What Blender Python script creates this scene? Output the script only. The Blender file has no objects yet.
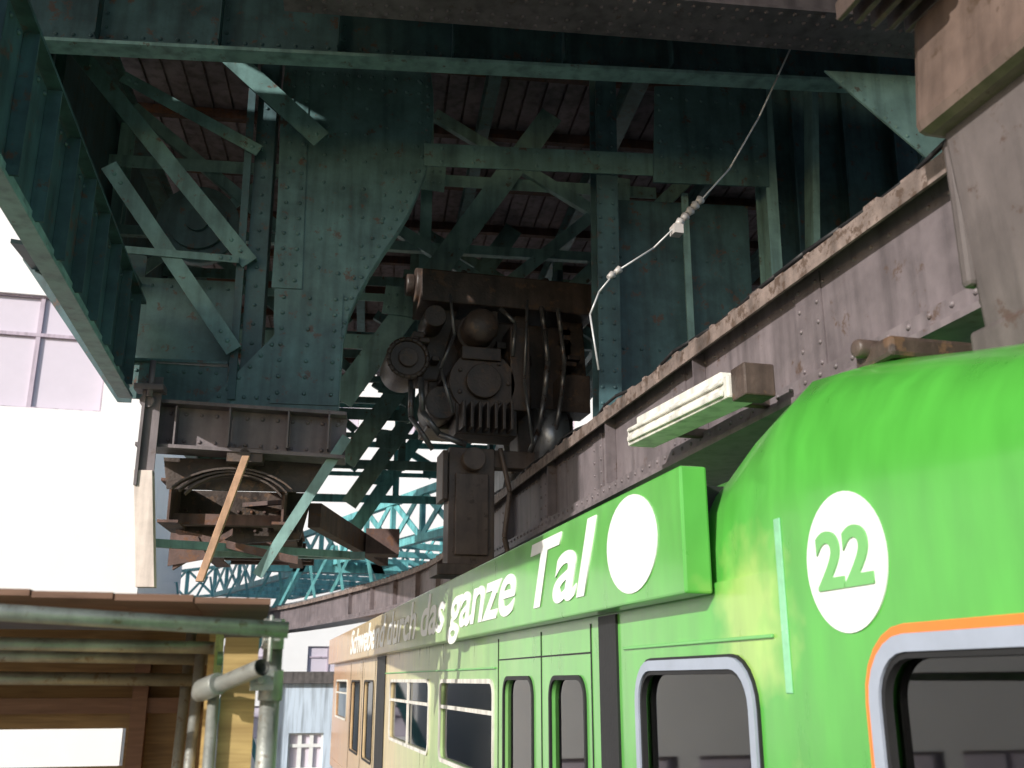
import bpy, bmesh, math, random
from mathutils import Vector, Matrix
random.seed(7)
S=bpy.context.scene
COL=S.collection
V=Vector
# ------------------------------------------------------------------ materials
def mat_paint(name, base, rough=0.5, metal=0.0, var=0.35, spot=None, spot_amt=0.35, scale=3.0, bump=0.15, coat=0.0, streak=True, spec=0.5):
    m=bpy.data.materials.new(name); m.use_nodes=True; nt=m.node_tree; N=nt.nodes; L=nt.links
    b=N['Principled BSDF']; b.inputs['Roughness'].default_value=rough; b.inputs['Metallic'].default_value=metal
    b.inputs['Coat Weight'].default_value=coat; b.inputs['Specular IOR Level'].default_value=spec
    tc=N.new('ShaderNodeTexCoord')
    n1=N.new('ShaderNodeTexNoise'); n1.inputs['Scale'].default_value=scale; n1.inputs['Detail'].default_value=8; n1.inputs['Roughness'].default_value=0.65
    L.new(tc.outputs['Object'],n1.inputs['Vector'])
    r1=N.new('ShaderNodeMapRange'); r1.inputs[1].default_value=0.3; r1.inputs[2].default_value=0.7; r1.inputs[3].default_value=1-var; r1.inputs[4].default_value=1+var
    L.new(n1.outputs['Fac'],r1.inputs[0])
    mul=N.new('ShaderNodeVectorMath'); mul.operation='SCALE'; mul.inputs[0].default_value=base
    L.new(r1.outputs[0],mul.inputs['Scale'])
    col=mul.outputs[0]
    if streak:
        mp=N.new('ShaderNodeMapping'); mp.inputs['Scale'].default_value=(9,9,0.8); L.new(tc.outputs['Object'],mp.inputs['Vector'])
        n2=N.new('ShaderNodeTexNoise'); n2.inputs['Scale'].default_value=1.0; n2.inputs['Detail'].default_value=5; L.new(mp.outputs[0],n2.inputs['Vector'])
        r2=N.new('ShaderNodeMapRange'); r2.inputs[1].default_value=0.45; r2.inputs[2].default_value=0.75; r2.inputs[3].default_value=1.0; r2.inputs[4].default_value=0.5
        L.new(n2.outputs['Fac'],r2.inputs[0])
        m2=N.new('ShaderNodeVectorMath'); m2.operation='SCALE'; L.new(col,m2.inputs[0]); L.new(r2.outputs[0],m2.inputs['Scale']); col=m2.outputs[0]
    if spot:
        n3=N.new('ShaderNodeTexNoise'); n3.inputs['Scale'].default_value=scale*2.3; n3.inputs['Detail'].default_value=10; n3.inputs['Roughness'].default_value=0.7
        L.new(tc.outputs['Object'],n3.inputs['Vector'])
        r3=N.new('ShaderNodeMapRange'); r3.inputs[1].default_value=0.72-spot_amt*0.4; r3.inputs[2].default_value=0.78-spot_amt*0.4; r3.inputs[3].default_value=0; r3.inputs[4].default_value=0.85
        L.new(n3.outputs['Fac'],r3.inputs[0])
        mx=N.new('ShaderNodeMix'); mx.data_type='RGBA'; L.new(r3.outputs[0],mx.inputs[0]); L.new(col,mx.inputs[6]); mx.inputs[7].default_value=(*spot,1); col=mx.outputs[2]
    L.new(col,b.inputs['Base Color'])
    rr_=N.new('ShaderNodeMapRange'); rr_.inputs[3].default_value=max(0.02,rough-0.12); rr_.inputs[4].default_value=min(1,rough+0.12); L.new(n1.outputs['Fac'],rr_.inputs[0]); L.new(rr_.outputs[0],b.inputs['Roughness'])
    if bump>0:
        nb=N.new('ShaderNodeTexNoise'); nb.inputs['Scale'].default_value=scale*12; nb.inputs['Detail'].default_value=6; L.new(tc.outputs['Object'],nb.inputs['Vector'])
        bp=N.new('ShaderNodeBump'); bp.inputs['Strength'].default_value=bump; bp.inputs['Distance'].default_value=0.01; L.new(nb.outputs['Fac'],bp.inputs['Height']); L.new(bp.outputs[0],b.inputs['Normal'])
    return m
RUST=(0.11,0.055,0.035)
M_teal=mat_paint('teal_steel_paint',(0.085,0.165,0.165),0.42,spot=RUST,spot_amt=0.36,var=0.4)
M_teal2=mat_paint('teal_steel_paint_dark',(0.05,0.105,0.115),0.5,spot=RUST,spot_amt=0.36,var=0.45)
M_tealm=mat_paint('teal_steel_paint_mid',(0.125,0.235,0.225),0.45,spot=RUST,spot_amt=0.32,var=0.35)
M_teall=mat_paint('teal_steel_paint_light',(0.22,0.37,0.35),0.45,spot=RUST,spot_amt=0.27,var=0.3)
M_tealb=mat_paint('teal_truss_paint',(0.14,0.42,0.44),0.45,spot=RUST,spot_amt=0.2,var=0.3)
M_mauve=mat_paint('weathered_red_lead_steel',(0.165,0.138,0.147),0.5,spot=(0.09,0.055,0.04),spot_amt=0.3,var=0.3)
M_flange=mat_paint('worn_flange_steel',(0.22,0.17,0.15),0.6,spot=(0.08,0.05,0.035),spot_amt=0.5,var=0.45,scale=5,bump=0.4)
M_rust=mat_paint('rusty_steel',(0.12,0.07,0.06),0.7,spot=(0.16,0.07,0.035),spot_amt=0.45,var=0.5,bump=0.4)
M_bogie=mat_paint('greasy_bogie_steel',(0.075,0.053,0.044),0.45,spot=(0.13,0.075,0.045),spot_amt=0.4,var=0.5,bump=0.4)
M_bogie2=mat_paint('brown_machine_paint',(0.15,0.105,0.085),0.45,spot=(0.07,0.045,0.03),spot_amt=0.35,var=0.3)
M_steel=mat_paint('bare_steel',(0.35,0.35,0.36),0.35,metal=0.7,var=0.3,spot=RUST,spot_amt=0.3)
M_galv=mat_paint('galvanised_tube',(0.36,0.37,0.34),0.42,metal=0.5,var=0.3,spot=(0.2,0.15,0.1),spot_amt=0.35,scale=9)
M_black=mat_paint('black_rubber',(0.012,0.012,0.013),0.6,streak=False,var=0.2)
M_slat=mat_paint('deck_boards',(0.24,0.20,0.225),0.8,var=0.4,scale=2)
M_cream=mat_paint('cream_enamel',(0.66,0.64,0.58),0.45,var=0.12)
M_white=mat_paint('white_vinyl',(0.8,0.81,0.8),0.35,var=0.05,streak=False,bump=0)
M_greentxt=mat_paint('green_vinyl',(0.16,0.45,0.14),0.35,var=0.08,streak=False,bump=0)
M_framegrey=mat_paint('window_rubber_grey',(0.32,0.36,0.44),0.4,var=0.12,streak=False,bump=0.05)
M_orange=mat_paint('orange_paint',(0.75,0.20,0.03),0.35,var=0.1,streak=False,bump=0)
M_int=mat_paint('interior_laminate',(0.13,0.13,0.135),0.5,var=0.15,streak=False)
M_seat=mat_paint('seat_plastic',(0.12,0.08,0.06),0.5,var=0.2,streak=False)
M_concrete=mat_paint('platform_concrete',(0.30,0.29,0.27),0.85,var=0.25,scale=2,bump=0.3)
M_asph=mat_paint('asphalt',(0.06,0.06,0.06),0.9,var=0.3,scale=0.8,streak=False)
M_plaster=mat_paint('white_render',(0.85,0.84,0.83),0.9,var=0.03,scale=0.6,bump=0.05,streak=False)
M_blueclad=mat_paint('pale_blue_cladding',(0.58,0.68,0.80),0.6,var=0.06,scale=0.6)
M_frame=mat_paint('window_frame_mauve',(0.50,0.42,0.50),0.5,var=0.1)
M_roof=mat_paint('roof_felt',(0.12,0.11,0.11),0.9)
M_timber=mat_paint('raw_timber',(0.50,0.30,0.19),0.75,var=0.3,scale=6)
M_timberw=mat_paint('bleached_timber',(0.70,0.60,0.54),0.75,var=0.15,scale=6)
M_ceram=mat_paint('insulator_ceramic',(0.45,0.42,0.40),0.3,var=0.1,streak=False)

def mat_ply(name,base):
    m=bpy.data.materials.new(name); m.use_nodes=True; nt=m.node_tree;N=nt.nodes;L=nt.links;b=N['Principled BSDF'];b.inputs['Roughness'].default_value=0.7
    tc=N.new('ShaderNodeTexCoord'); mp=N.new('ShaderNodeMapping'); mp.inputs['Scale'].default_value=(1.5,1.5,22); L.new(tc.outputs['Object'],mp.inputs[0])
    n=N.new('ShaderNodeTexNoise'); n.inputs['Scale'].default_value=2; n.inputs['Detail'].default_value=8; n.inputs['Distortion'].default_value=1.2; L.new(mp.outputs[0],n.inputs['Vector'])
    cr=N.new('ShaderNodeValToRGB'); cr.color_ramp.elements[0].position=0.25; cr.color_ramp.elements[1].position=0.8
    cr.color_ramp.elements[0].color=(base[0]*0.5,base[1]*0.45,base[2]*0.4,1); cr.color_ramp.elements[1].color=(*base,1); L.new(n.outputs['Fac'],cr.inputs[0]); L.new(cr.outputs[0],b.inputs['Base Color'])
    bp=N.new('ShaderNodeBump'); bp.inputs['Strength'].default_value=0.2; bp.inputs['Distance'].default_value=0.005; L.new(n.outputs['Fac'],bp.inputs['Height']); L.new(bp.outputs[0],b.inputs['Normal'])
    return m
M_ply=mat_ply('plywood',(0.30,0.19,0.085))
M_board=mat_ply('scaffold_board',(0.22,0.12,0.08))

def mat_wrap():
    m=bpy.data.materials.new('train_wrap'); m.use_nodes=True; nt=m.node_tree;N=nt.nodes;L=nt.links;b=N['Principled BSDF']
    b.inputs['Roughness'].default_value=0.28; b.inputs['Coat Weight'].default_value=0.5; b.inputs['Coat Roughness'].default_value=0.12
    tc=N.new('ShaderNodeTexCoord'); sp=N.new('ShaderNodeSeparateXYZ'); L.new(tc.outputs['Object'],sp.inputs[0])
    n=N.new('ShaderNodeTexNoise'); n.inputs['Scale'].default_value=1.3; n.inputs['Detail'].default_value=4; L.new(tc.outputs['Object'],n.inputs['Vector'])
    ad=N.new('ShaderNodeMath'); ad.operation='MULTIPLY_ADD'; ad.inputs[1].default_value=3.0; L.new(n.outputs['Fac'],ad.inputs[0]); L.new(sp.outputs[1],ad.inputs[2])
    mr=N.new('ShaderNodeMapRange'); mr.inputs[1].default_value=5.0; mr.inputs[2].default_value=26.0; L.new(ad.outputs[0],mr.inputs[0])
    cr=N.new('ShaderNodeValToRGB'); e=cr.color_ramp.elements
    e[0].position=0.0; e[0].color=(0.08,0.40,0.05,1); e[1].position=1.0; e[1].color=(0.62,0.36,0.20,1)
    k=e.new(0.18); k.color=(0.17,0.46,0.12,1); k=e.new(0.36); k.color=(0.42,0.58,0.26,1); k=e.new(0.55); k.color=(0.70,0.58,0.34,1)
    L.new(mr.outputs[0],cr.inputs[0])
    col=cr.outputs[0]
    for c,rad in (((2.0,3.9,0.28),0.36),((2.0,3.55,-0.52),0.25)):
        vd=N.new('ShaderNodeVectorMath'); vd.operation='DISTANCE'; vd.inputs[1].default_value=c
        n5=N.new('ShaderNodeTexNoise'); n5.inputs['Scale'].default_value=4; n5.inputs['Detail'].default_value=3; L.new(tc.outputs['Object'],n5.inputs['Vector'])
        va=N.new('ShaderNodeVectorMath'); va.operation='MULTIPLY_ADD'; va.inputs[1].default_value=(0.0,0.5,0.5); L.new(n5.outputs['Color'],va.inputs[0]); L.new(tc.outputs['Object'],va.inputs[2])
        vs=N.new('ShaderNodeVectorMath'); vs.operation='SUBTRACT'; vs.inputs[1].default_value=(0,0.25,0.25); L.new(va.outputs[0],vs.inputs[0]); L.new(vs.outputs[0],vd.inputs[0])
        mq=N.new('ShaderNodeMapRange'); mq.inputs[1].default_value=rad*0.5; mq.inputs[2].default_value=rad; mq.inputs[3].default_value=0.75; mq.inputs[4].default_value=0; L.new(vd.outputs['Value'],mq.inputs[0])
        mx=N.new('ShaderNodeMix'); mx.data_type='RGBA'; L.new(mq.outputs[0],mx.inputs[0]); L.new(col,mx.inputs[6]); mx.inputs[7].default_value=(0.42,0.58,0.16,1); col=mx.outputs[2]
    n2=N.new('ShaderNodeTexNoise'); n2.inputs['Scale'].default_value=4; n2.inputs['Detail'].default_value=7
    mp=N.new('ShaderNodeMapping'); mp.inputs['Scale'].default_value=(1,1.6,0.5); L.new(tc.outputs['Object'],mp.inputs[0]); L.new(mp.outputs[0],n2.inputs['Vector'])
    r2=N.new('ShaderNodeMapRange'); r2.inputs[1].default_value=0.3;r2.inputs[2].default_value=0.7;r2.inputs[3].default_value=0.82; r2.inputs[4].default_value=1.08; L.new(n2.outputs['Fac'],r2.inputs[0])
    vm=N.new('ShaderNodeVectorMath'); vm.operation='SCALE'; L.new(col,vm.inputs[0]); L.new(r2.outputs[0],vm.inputs['Scale']); L.new(vm.outputs[0],b.inputs['Base Color'])
    rq=N.new('ShaderNodeMapRange'); rq.inputs[3].default_value=0.2; rq.inputs[4].default_value=0.42; L.new(n2.outputs['Fac'],rq.inputs[0]); L.new(rq.outputs[0],b.inputs['Roughness'])
    nb=N.new('ShaderNodeTexNoise'); nb.inputs['Scale'].default_value=1.6; L.new(tc.outputs['Object'],nb.inputs['Vector'])
    bp=N.new('ShaderNodeBump'); bp.inputs['Strength'].default_value=0.25; bp.inputs['Distance'].default_value=0.04; L.new(nb.outputs['Fac'],bp.inputs['Height']); L.new(bp.outputs[0],b.inputs['Normal'])
    return m
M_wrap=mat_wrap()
def mat_glass(name='window_glass',tint=(0.6,0.66,0.66)):
    m=bpy.data.materials.new(name); m.use_nodes=True; nt=m.node_tree;N=nt.nodes;L=nt.links
    for x in list(N): 
        if x.type!='OUTPUT_MATERIAL': N.remove(x)
    o=[x for x in N if x.type=='OUTPUT_MATERIAL'][0]
    t=N.new('ShaderNodeBsdfTransparent'); t.inputs[0].default_value=(*tint,1); g=N.new('ShaderNodeBsdfGlossy'); g.inputs['Roughness'].default_value=0.03
    fr=N.new('ShaderNodeFresnel'); fr.inputs[0].default_value=1.7; mx=N.new('ShaderNodeMixShader'); L.new(fr.outputs[0],mx.inputs[0]); L.new(t.outputs[0],mx.inputs[1]); L.new(g.outputs[0],mx.inputs[2]); L.new(mx.outputs[0],o.inputs[0])
    return m
M_glass=mat_glass()
M_bglass=mat_paint('tinted_facade_glass',(0.66,0.60,0.68),0.08,var=0.02,streak=False,bump=0)

# ------------------------------------------------------------------ helpers
def empty(name,loc=(0,0,0),rz=0):
    e=bpy.data.objects.new(name,None); e.location=loc; e.rotation_euler=(0,0,rz); COL.objects.link(e); return e
def link(name,me,mat,parent,smooth=False):
    if mat and not me.materials: me.materials.append(mat)
    if smooth: me.polygons.foreach_set('use_smooth',[True]*len(me.polygons))
    o=bpy.data.objects.new(name,me); COL.objects.link(o)
    if parent: o.parent=parent
    return o
class B:
    def __init__(s): s.bm=bmesh.new()
    def prism(s,a,b,w,t):
        a,b,w,t=V(a),V(b),V(w),V(t)
        v=[s.bm.verts.new(p) for p in (a-w-t,a+w-t,a+w+t,a-w+t,b-w-t,b+w-t,b+w+t,b-w+t)]
        for f in ((0,1,2,3),(7,6,5,4),(0,4,5,1),(1,5,6,2),(2,6,7,3),(3,7,4,0)): s.bm.faces.new([v[i] for i in f])
        return s
    def box(s,x0,x1,y0,y1,z0,z1):
        return s.prism(((x0+x1)/2,(y0+y1)/2,z0),((x0+x1)/2,(y0+y1)/2,z1),((x1-x0)/2,0,0),(0,(y1-y0)/2,0))
    def bar(s,p,q,w,t,th=0.014,leg=0.07,side=1):
        a=V((p[0],t,p[1]));b=V((q[0],t,q[1])); d=(b-a).normalized(); n=V((d.z,0,-d.x))
        if n.z<0: n=-n
        s.prism(a,b,n*w/2,V((0,th/2,0)))
        if leg>0:
            off=n*(w/2-0.006)*side+V((0,th/2+leg/2,0))
            s.prism(a+off+d*0.004,b+off-d*0.004,n*0.006,V((0,leg/2,0)))
        return s
    def poly(s,pts,t0,t1):
        f=[s.bm.verts.new((x,t0,z)) for x,z in pts]; g=[s.bm.verts.new((x,t1,z)) for x,z in pts]
        s.bm.faces.new(f); s.bm.faces.new(g[::-1])
        k=len(pts)
        for i in range(k): s.bm.faces.new((f[i],g[i],g[(i+1)%k],f[(i+1)%k]))
        return s
    def ibeam(s,a,b,up,h,w,tf=0.025,tw=0.02):
        a,b,up=V(a),V(b),V(up).normalized(); d=(b-a).normalized(); sd=d.cross(up).normalized()
        s.prism(a,b,sd*tw/2,up*(h/2-tf))
        for k in (1,-1): s.prism(a+up*k*(h/2-tf/2),b+up*k*(h/2-tf/2),sd*w/2,up*tf/2)
        return s
    def cyl(s,a,b,r,n=14,r2=None,cap=True):
        a,b=V(a),V(b); r2=r if r2 is None else r2; d=(b-a).normalized(); x=d.orthogonal().normalized(); y=d.cross(x)
        A=[s.bm.verts.new(a+(x*math.cos(i*2*math.pi/n)+y*math.sin(i*2*math.pi/n))*r) for i in range(n)]
        C=[s.bm.verts.new(b+(x*math.cos(i*2*math.pi/n)+y*math.sin(i*2*math.pi/n))*r2) for i in range(n)]
        for i in range(n):
            f=s.bm.faces.new((A[i],A[(i+1)%n],C[(i+1)%n],C[i])); f.smooth=True
        if cap: s.bm.faces.new(A[::-1]); s.bm.faces.new(C)
        return s
    def tube(s,pts,r,n=8):
        for i in range(len(pts)-1): s.cyl(pts[i],pts[i+1],r,n)
        return s
    def sphere(s,c,r,sc=(1,1,1)):
        m=Matrix.Translation(c)@Matrix.Diagonal((*[r*k for k in sc],1))
        q=bmesh.ops.create_uvsphere(s.bm,u_segments=16,v_segments=10,radius=1,matrix=m)
        for v in q['verts']:
            for f in v.link_faces: f.smooth=True
        return s
    def rivet(s,c,nrm=(0,-1,0),r=0.021):
        c=V(c);n=V(nrm).normalized();x=n.orthogonal().normalized();y=n.cross(x);k=7
        rings=[]
        for rr_,h in ((1,0),(0.85,0.45),(0.45,0.75)):
            rings.append([s.bm.verts.new(c+n*h*r+(x*math.cos(i*2*math.pi/k)+y*math.sin(i*2*math.pi/k))*rr_*r) for i in range(k)])
        for q in (0,1):
            for i in range(k):
                f=s.bm.faces.new((rings[q][i],rings[q][(i+1)%k],rings[q+1][(i+1)%k],rings[q+1][i])); f.smooth=True
        s.bm.faces.new(rings[2])
        return s
    def rrow(s,a,b,step,nrm=(0,-1,0),r=0.019):
        a,b=V(a),V(b); n=max(1,int((b-a).length/step))
        for i in range(n+1): s.rivet(a.lerp(b,i/n),nrm,r)
        return s
    def obj(s,name,mat,parent,bevel=0.0,smooth=False,normals=True):
        if normals: bmesh.ops.recalc_face_normals(s.bm,faces=s.bm.faces)
        me=bpy.data.meshes.new(name); s.bm.to_mesh(me); s.bm.free()
        o=link(name,me,mat,parent,smooth)
        if bevel>0:
            md=o.modifiers.new('bv','BEVEL'); md.width=bevel; md.segments=2; md.limit_method='ANGLE'
        return o
def curve_mesh(name,outer,holes,depth,M,mat,parent):
    c=bpy.data.curves.new(name,'CURVE'); c.dimensions='2D'; c.fill_mode='BOTH'; c.extrude=depth/2
    for pts in [outer]+holes:
        sp=c.splines.new('POLY'); sp.points.add(len(pts)-1); sp.use_cyclic_u=True
        for i,p in enumerate(pts): sp.points[i].co=(p[0],p[1],0,1)
    tmp=bpy.data.objects.new('tmp',c); COL.objects.link(tmp)
    me=bpy.data.meshes.new_from_object(tmp); bpy.data.objects.remove(tmp)
    me.transform(M); return link(name,me,mat,parent)
def text_mesh(name,txt,size,M,mat,parent,off=0.0,ext=0.004,shear=0.0):
    c=bpy.data.curves.new(name,'FONT'); c.body=txt; c.size=size; c.extrude=ext; c.offset=off; c.shear=shear; c.align_x='CENTER'; c.align_y='CENTER'
    tmp=bpy.data.objects.new('tmp',c); COL.objects.link(tmp)
    me=bpy.data.meshes.new_from_object(tmp); bpy.data.objects.remove(tmp); me.materials.clear()
    me.transform(M); return link(name,me,mat,parent)
def rr(y0,y1,z0,z1,r,n=6):
    P=[]
    for cx,cy,a0 in ((y1-r,z1-r,0),(y0+r,z1-r,90),(y0+r,z0+r,180),(y1-r,z0+r,270)):
        for i in range(n+1):
            a=math.radians(a0+90*i/n); P.append((cx+r*math.cos(a),cy+r*math.sin(a)))
    return P
def SIDE(x): return Matrix(((0,0,1,x),(1,0,0,0),(0,1,0,0),(0,0,0,1)))
def READ(x,y,z): return Matrix(((0,0,-1,x),(-1,0,0,y),(0,1,0,z),(0,0,0,1)))

# ------------------------------------------------------------------ ground, platform, buildings
g=B(); g.box(-400,400,-300,600,-7.3,-7.0); g.obj('ground',M_asph,None)
pf=empty('station_platform')
B().box(-5,1.55,-6,5.0,-1.95,-1.65).obj('slab',M_concrete,pf,0.02)
B().box(-5,1.55,-6,-5.7,-7,-1.96).box(-5,1.55,2.5,2.9,-7,-1.96).obj('piers',M_concrete,pf)
B().box(1.45,1.56,-6,5.01,-1.646,-1.63).obj('edge_strip',M_cream,pf)

def building(name,x0,x1,y0,y1,z1,mat,wins,mull=2,fm=M_frame,roof=True):
    e=empty(name); 
    FM=Matrix(((1,0,0,0),(0,0,-1,y0),(0,1,0,0),(0,0,0,1)))
    holes=[[(a,c),(b,c),(b,d),(a,d)] for a,b,c,d in wins]
    curve_mesh('front_wall',[(x0,-7),(x1,-7),(x1,z1),(x0,z1)],holes,0.3,FM,mat,e)
    b=B(); b.box(x0,x0+0.3,y0+0.16,y1,-7,z1).box(x1-0.3,x1,y0+0.16,y1,-7,z1).box(x0+0.31,x1-0.31,y1-0.3,y1,-7,z1); b.obj('side_walls',mat,e)
    B().box(x0-0.3,x1+0.3,y0-0.35,y1+0.3,z1+0.002,z1+0.35).obj('roof',M_roof if roof else mat,e)
    gl=B(); fr=B()
    for a,b_,c,d in wins:
        gl.box(a,b_,y0+0.05,y0+0.08,c,d)
        for k in range(mull+1):
            x=a+(b_-a)*k/mull; fr.box(x-0.06,x+0.06,y0-0.04,y0+0.04,c,d)
        for z in (c,d,(c*0.35+d*0.65)): fr.box(a-0.05,b_+0.05,y0-0.05,y0+0.03,z-0.05,z+0.05)
    gl.obj('glazing',M_bglass,e); fr.obj('window_frames',fm,e)
    return e
wins=[]
for i in range(9):
    for zf in (-5.6,7.4):
        a=-8.6-4.6*i
        wins.append((a,a+3.9,zf,zf+3.4))
building('white_office_building',-52,-3.2,30,46,19,M_plaster,wins)
building('blue_clad_building',0.7,9,33,44,-0.1,M_blueclad,[(1.25,2.3,-2.6,-1.55),(3.2,4.4,-2.6,-1.55),(5.2,6.4,-2.6,-1.55),(1.25,2.3,-5.6,-4.2),(3.2,4.4,-5.6,-4.2)],3,M_white)
wins=[(-20+6*i,-17+6*i,z,z+2.2) for i in range(16) for z in (-4,0.2,19,23)]
building('plastered_apartment_block_or_sky_fill',-24,80,78,95,27,M_plaster,wins)  # block made tall so its white wall stands in for blown-out sky
wins=[(16+4*i,18+4*i,z,z+2) for i in range(6) for z in (-5,-1,3)]
building('plastered_apartment_block_or_sky_fill',14,44,24,40,9,M_plaster,wins)

# ------------------------------------------------------------------ viaduct
VD=empty('steel_viaduct',(0,9,0),math.radians(-6))
G=[(-0.08,5.95),(1.37,5.98)]
G+= [(1.40,5.75),(1.41,5.5),(1.40,5.2),(1.35,4.86),(1.27,4.6),(1.19,4.38),(1.08,4.16),(0.96,3.95),(0.84,3.72),(0.74,3.5),(0.66,3.28),(0.62,3.0),(0.61,2.36),(-0.57,2.36),(0.0,3.06),(-0.02,3.2),(-0.10,5.5)]
b=B(); b.poly(G,0,0.025)
b.poly([(0.0,2.40),(0.605,2.40),(0.605,3.5),(0.0,3.5)],-0.014,-0.001)
b.poly([(-0.06,3.52),(0.22,3.52),(0.16,5.9),(-0.06,5.9)],-0.014,-0.001)
for z in [2.5+0.155*i for i in range(7)]:
    for s_ in (0.06,0.3,0.54): b.rivet((s_,-0.014,z))
for i in range(15):
    z=3.6+0.16*i; b.rivet((0.02,-0.014,z)); b.rivet((0.15,-0.014,z))
for i in range(1,len(G)-5):
    p=V((G[i][0],0,G[i][1]));q=V((G[i+1][0],0,G[i+1][1])); c=V((0.45,0,4.6))
    for k in (0,0.5): 
        r_=p.lerp(q,k); r_=r_+(c-r_).normalized()*0.07; b.rivet((r_.x,0,r_.z))
        r_=r_+(c-r_).normalized()*0.10
        if k==0: b.rivet((r_.x,0,r_.z))
for i in range(9): b.rivet((0.3+0.12*i,0,5.86)); b.rivet((0.3+0.12*i,0,5.72))
for i in range(6): b.rivet((0.55,0,3.7+0.3*i)); b.rivet((0.36,0,3.75+0.3*i)); b.rivet((0.95,0,4.3+0.25*i)); b.rivet((0.75,0,4.0+0.3*i))
for i in range(5): b.rivet((-0.45+0.11*i,0,2.45)); b.rivet((-0.38+0.09*i,0,2.52+0.11*i))
b.obj('gusset_plate',M_teal,VD)
b=B()
for i in range(1,len(G)-5):
    p,q=G[i],G[i+1]; b.prism((p[0],0.085,p[1]),(q[0],0.085,q[1]),(0,0.06,0),(0.006,0,0.002))
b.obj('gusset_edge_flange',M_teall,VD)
b=B()
b.prism((-0.20,0.05,2.38),(-0.24,0.05,6.4),(0.09,0,0),(0,0.012,0)); b.prism((-0.12,0.16,2.38),(-0.15,0.16,6.4),(0.008,0,0),(0,0.1,0))
b.prism((-0.36,0.10,2.38),(-0.42,0.10,6.4),(0.008,0,0),(0,0.12,0)); b.prism((-0.34,-0.02,2.42),(-0.39,-0.02,6.4),(0.035,0,0),(0,0.01,0))
b.rrow((-0.2,0.037,2.6),(-0.235,0.037,6.0),0.18)
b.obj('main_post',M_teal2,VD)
b=B()
bars=[((-2.1,5.92),(-0.27,3.74),.16),((-1.6,5.60),(-0.26,4.90),.12),((-1.62,4.63),(-0.34,2.86),.15),((-2.0,3.80),(-0.36,3.74),.07)]
for i,(p,q,w) in enumerate(bars):
    b.bar(p,q,w,-0.05-0.02*i,leg=0.07)
    pv,qv=V((p[0],0,p[1])),V((q[0],0,q[1])); 
    for k in (0.05,0.1,0.9,0.95): r_=pv.lerp(qv,k); b.rivet((r_.x,-0.058-0.02*i,r_.z))
b.obj('lattice_bars',M_tealm,VD)
b=B(); b.bar((-0.72,5.95),(0.33,5.0),.2,-0.20,leg=0.09); b.rrow((0.1,-0.21,5.2),(0.28,-0.21,5.05),0.08); b.obj('kicker_brace',M_tealm,VD)
b=B()
b.poly([(-1.36,2.78),(-0.36,2.78),(-0.36,3.68),(-1.36,3.68)],0.3,0.32)
b.poly([(-1.30,2.42),(-0.40,2.38),(-0.40,2.74),(-1.30,2.76)],0.05,0.07)
b.rrow((-1.2,0.05,2.68),(-0.5,0.05,2.68),0.14); b.rrow((-1.2,0.3,3.6),(-0.5,0.3,3.6),0.16)
b.prism((-1.35,0.12,2.77),(-0.4,0.12,2.77),(0,0.12,0),(0,0,0.012))
b.obj('end_diaphragm',M_teal,VD)
b=B()
b.cyl((-0.95,0.9,4.55),(-0.95,1.05,4.55),0.42,28).cyl((-0.95,0.85,4.55),(-0.95,0.9,4.55),0.3,24).cyl((-0.95,0.8,4.55),(-0.95,0.86,4.55),0.12,16)
b.obj('cable_drum',M_teal2,VD)
b=B(); b.bar((1.33,5.01),(4.83,5.11),.25,-0.03,leg=0.12); b.rrow((1.5,-0.037,5.09),(4.7,-0.037,5.18),0.3); b.rrow((1.5,-0.037,4.94),(4.7,-0.037,5.03),0.3)
b.obj('upper_tie',M_tealm,VD)
b=B(); b.poly([(3.66,4.86),(4.9,4.9),(4.95,6.1),(3.72,5.98)],-0.07,-0.045)
for i in range(6): b.rivet((3.76,-0.07,4.98+0.18*i)); b.rivet((4.78,-0.07,5.0+0.18*i)); b.rivet((3.9+0.16*i,-0.07,5.85))
for i in range(5): b.rivet((3.95+0.15*i,-0.07,5.05)); b.rivet((3.95+0.15*i,-0.07,5.3))
b.obj('corner_gusset',M_teal,VD)
b=B()
b.ibeam((3.14,0.15,0.6),(3.22,0.15,6.9),(0,1,0),0.3,0.22)
b.rrow((3.08,-0.002,2.2),(3.14,-0.002,6.4),0.16); b.rrow((3.2,-0.002,2.2),(3.28,-0.002,6.4),0.16)
b.prism((6.6,0.0,1.2),(6.8,0.0,6.9),(0.1,0,0),(0,0.012,0))
b.obj('frame_columns',M_teal2,VD)
b=B()
b.ibeam((4.86,0.1,0.6),(4.96,0.1,6.5),(0,1,0),0.3,0.12)
b.prism((5.05,-0.1,0.6),(5.55,-0.1,6.9),(0.035,0,0),(0,0.012,0)); b.prism((5.02,0,0.6),(5.52,0,6.9),(0.006,0,0),(0,0.1,0))
b.prism((4.05,0.2,1.5),(4.07,0.2,4.9),(0.035,0,0),(0,0.012,0))
b.obj('edge_columns',M_teall,VD)
b=B()
b.poly([(3.3,1.2),(4.74,1.2),(4.82,4.88),(3.3,4.85)],0.35,0.37)
b.poly([(4.95,1.0),(8.6,1.0),(8.6,7.1),(4.98,7.1)],0.45,0.47)
for i in range(5):
    b.prism((5.3+0.6*i,0.40,1.2),(5.45+0.6*i,0.40,7.0),(0.01,0,0),(0,0.05,0))
for zz in (2.2,3.2,4.2): b.rrow((3.4,0.35,zz),(4.7,0.35,zz),0.17)
for i in range(8): b.rrow((5.2+0.4*i,0.45,4.0),(5.3+0.4*i,0.45,6.5),0.25)
b.obj('web_panels',M_teal2,VD)
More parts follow.
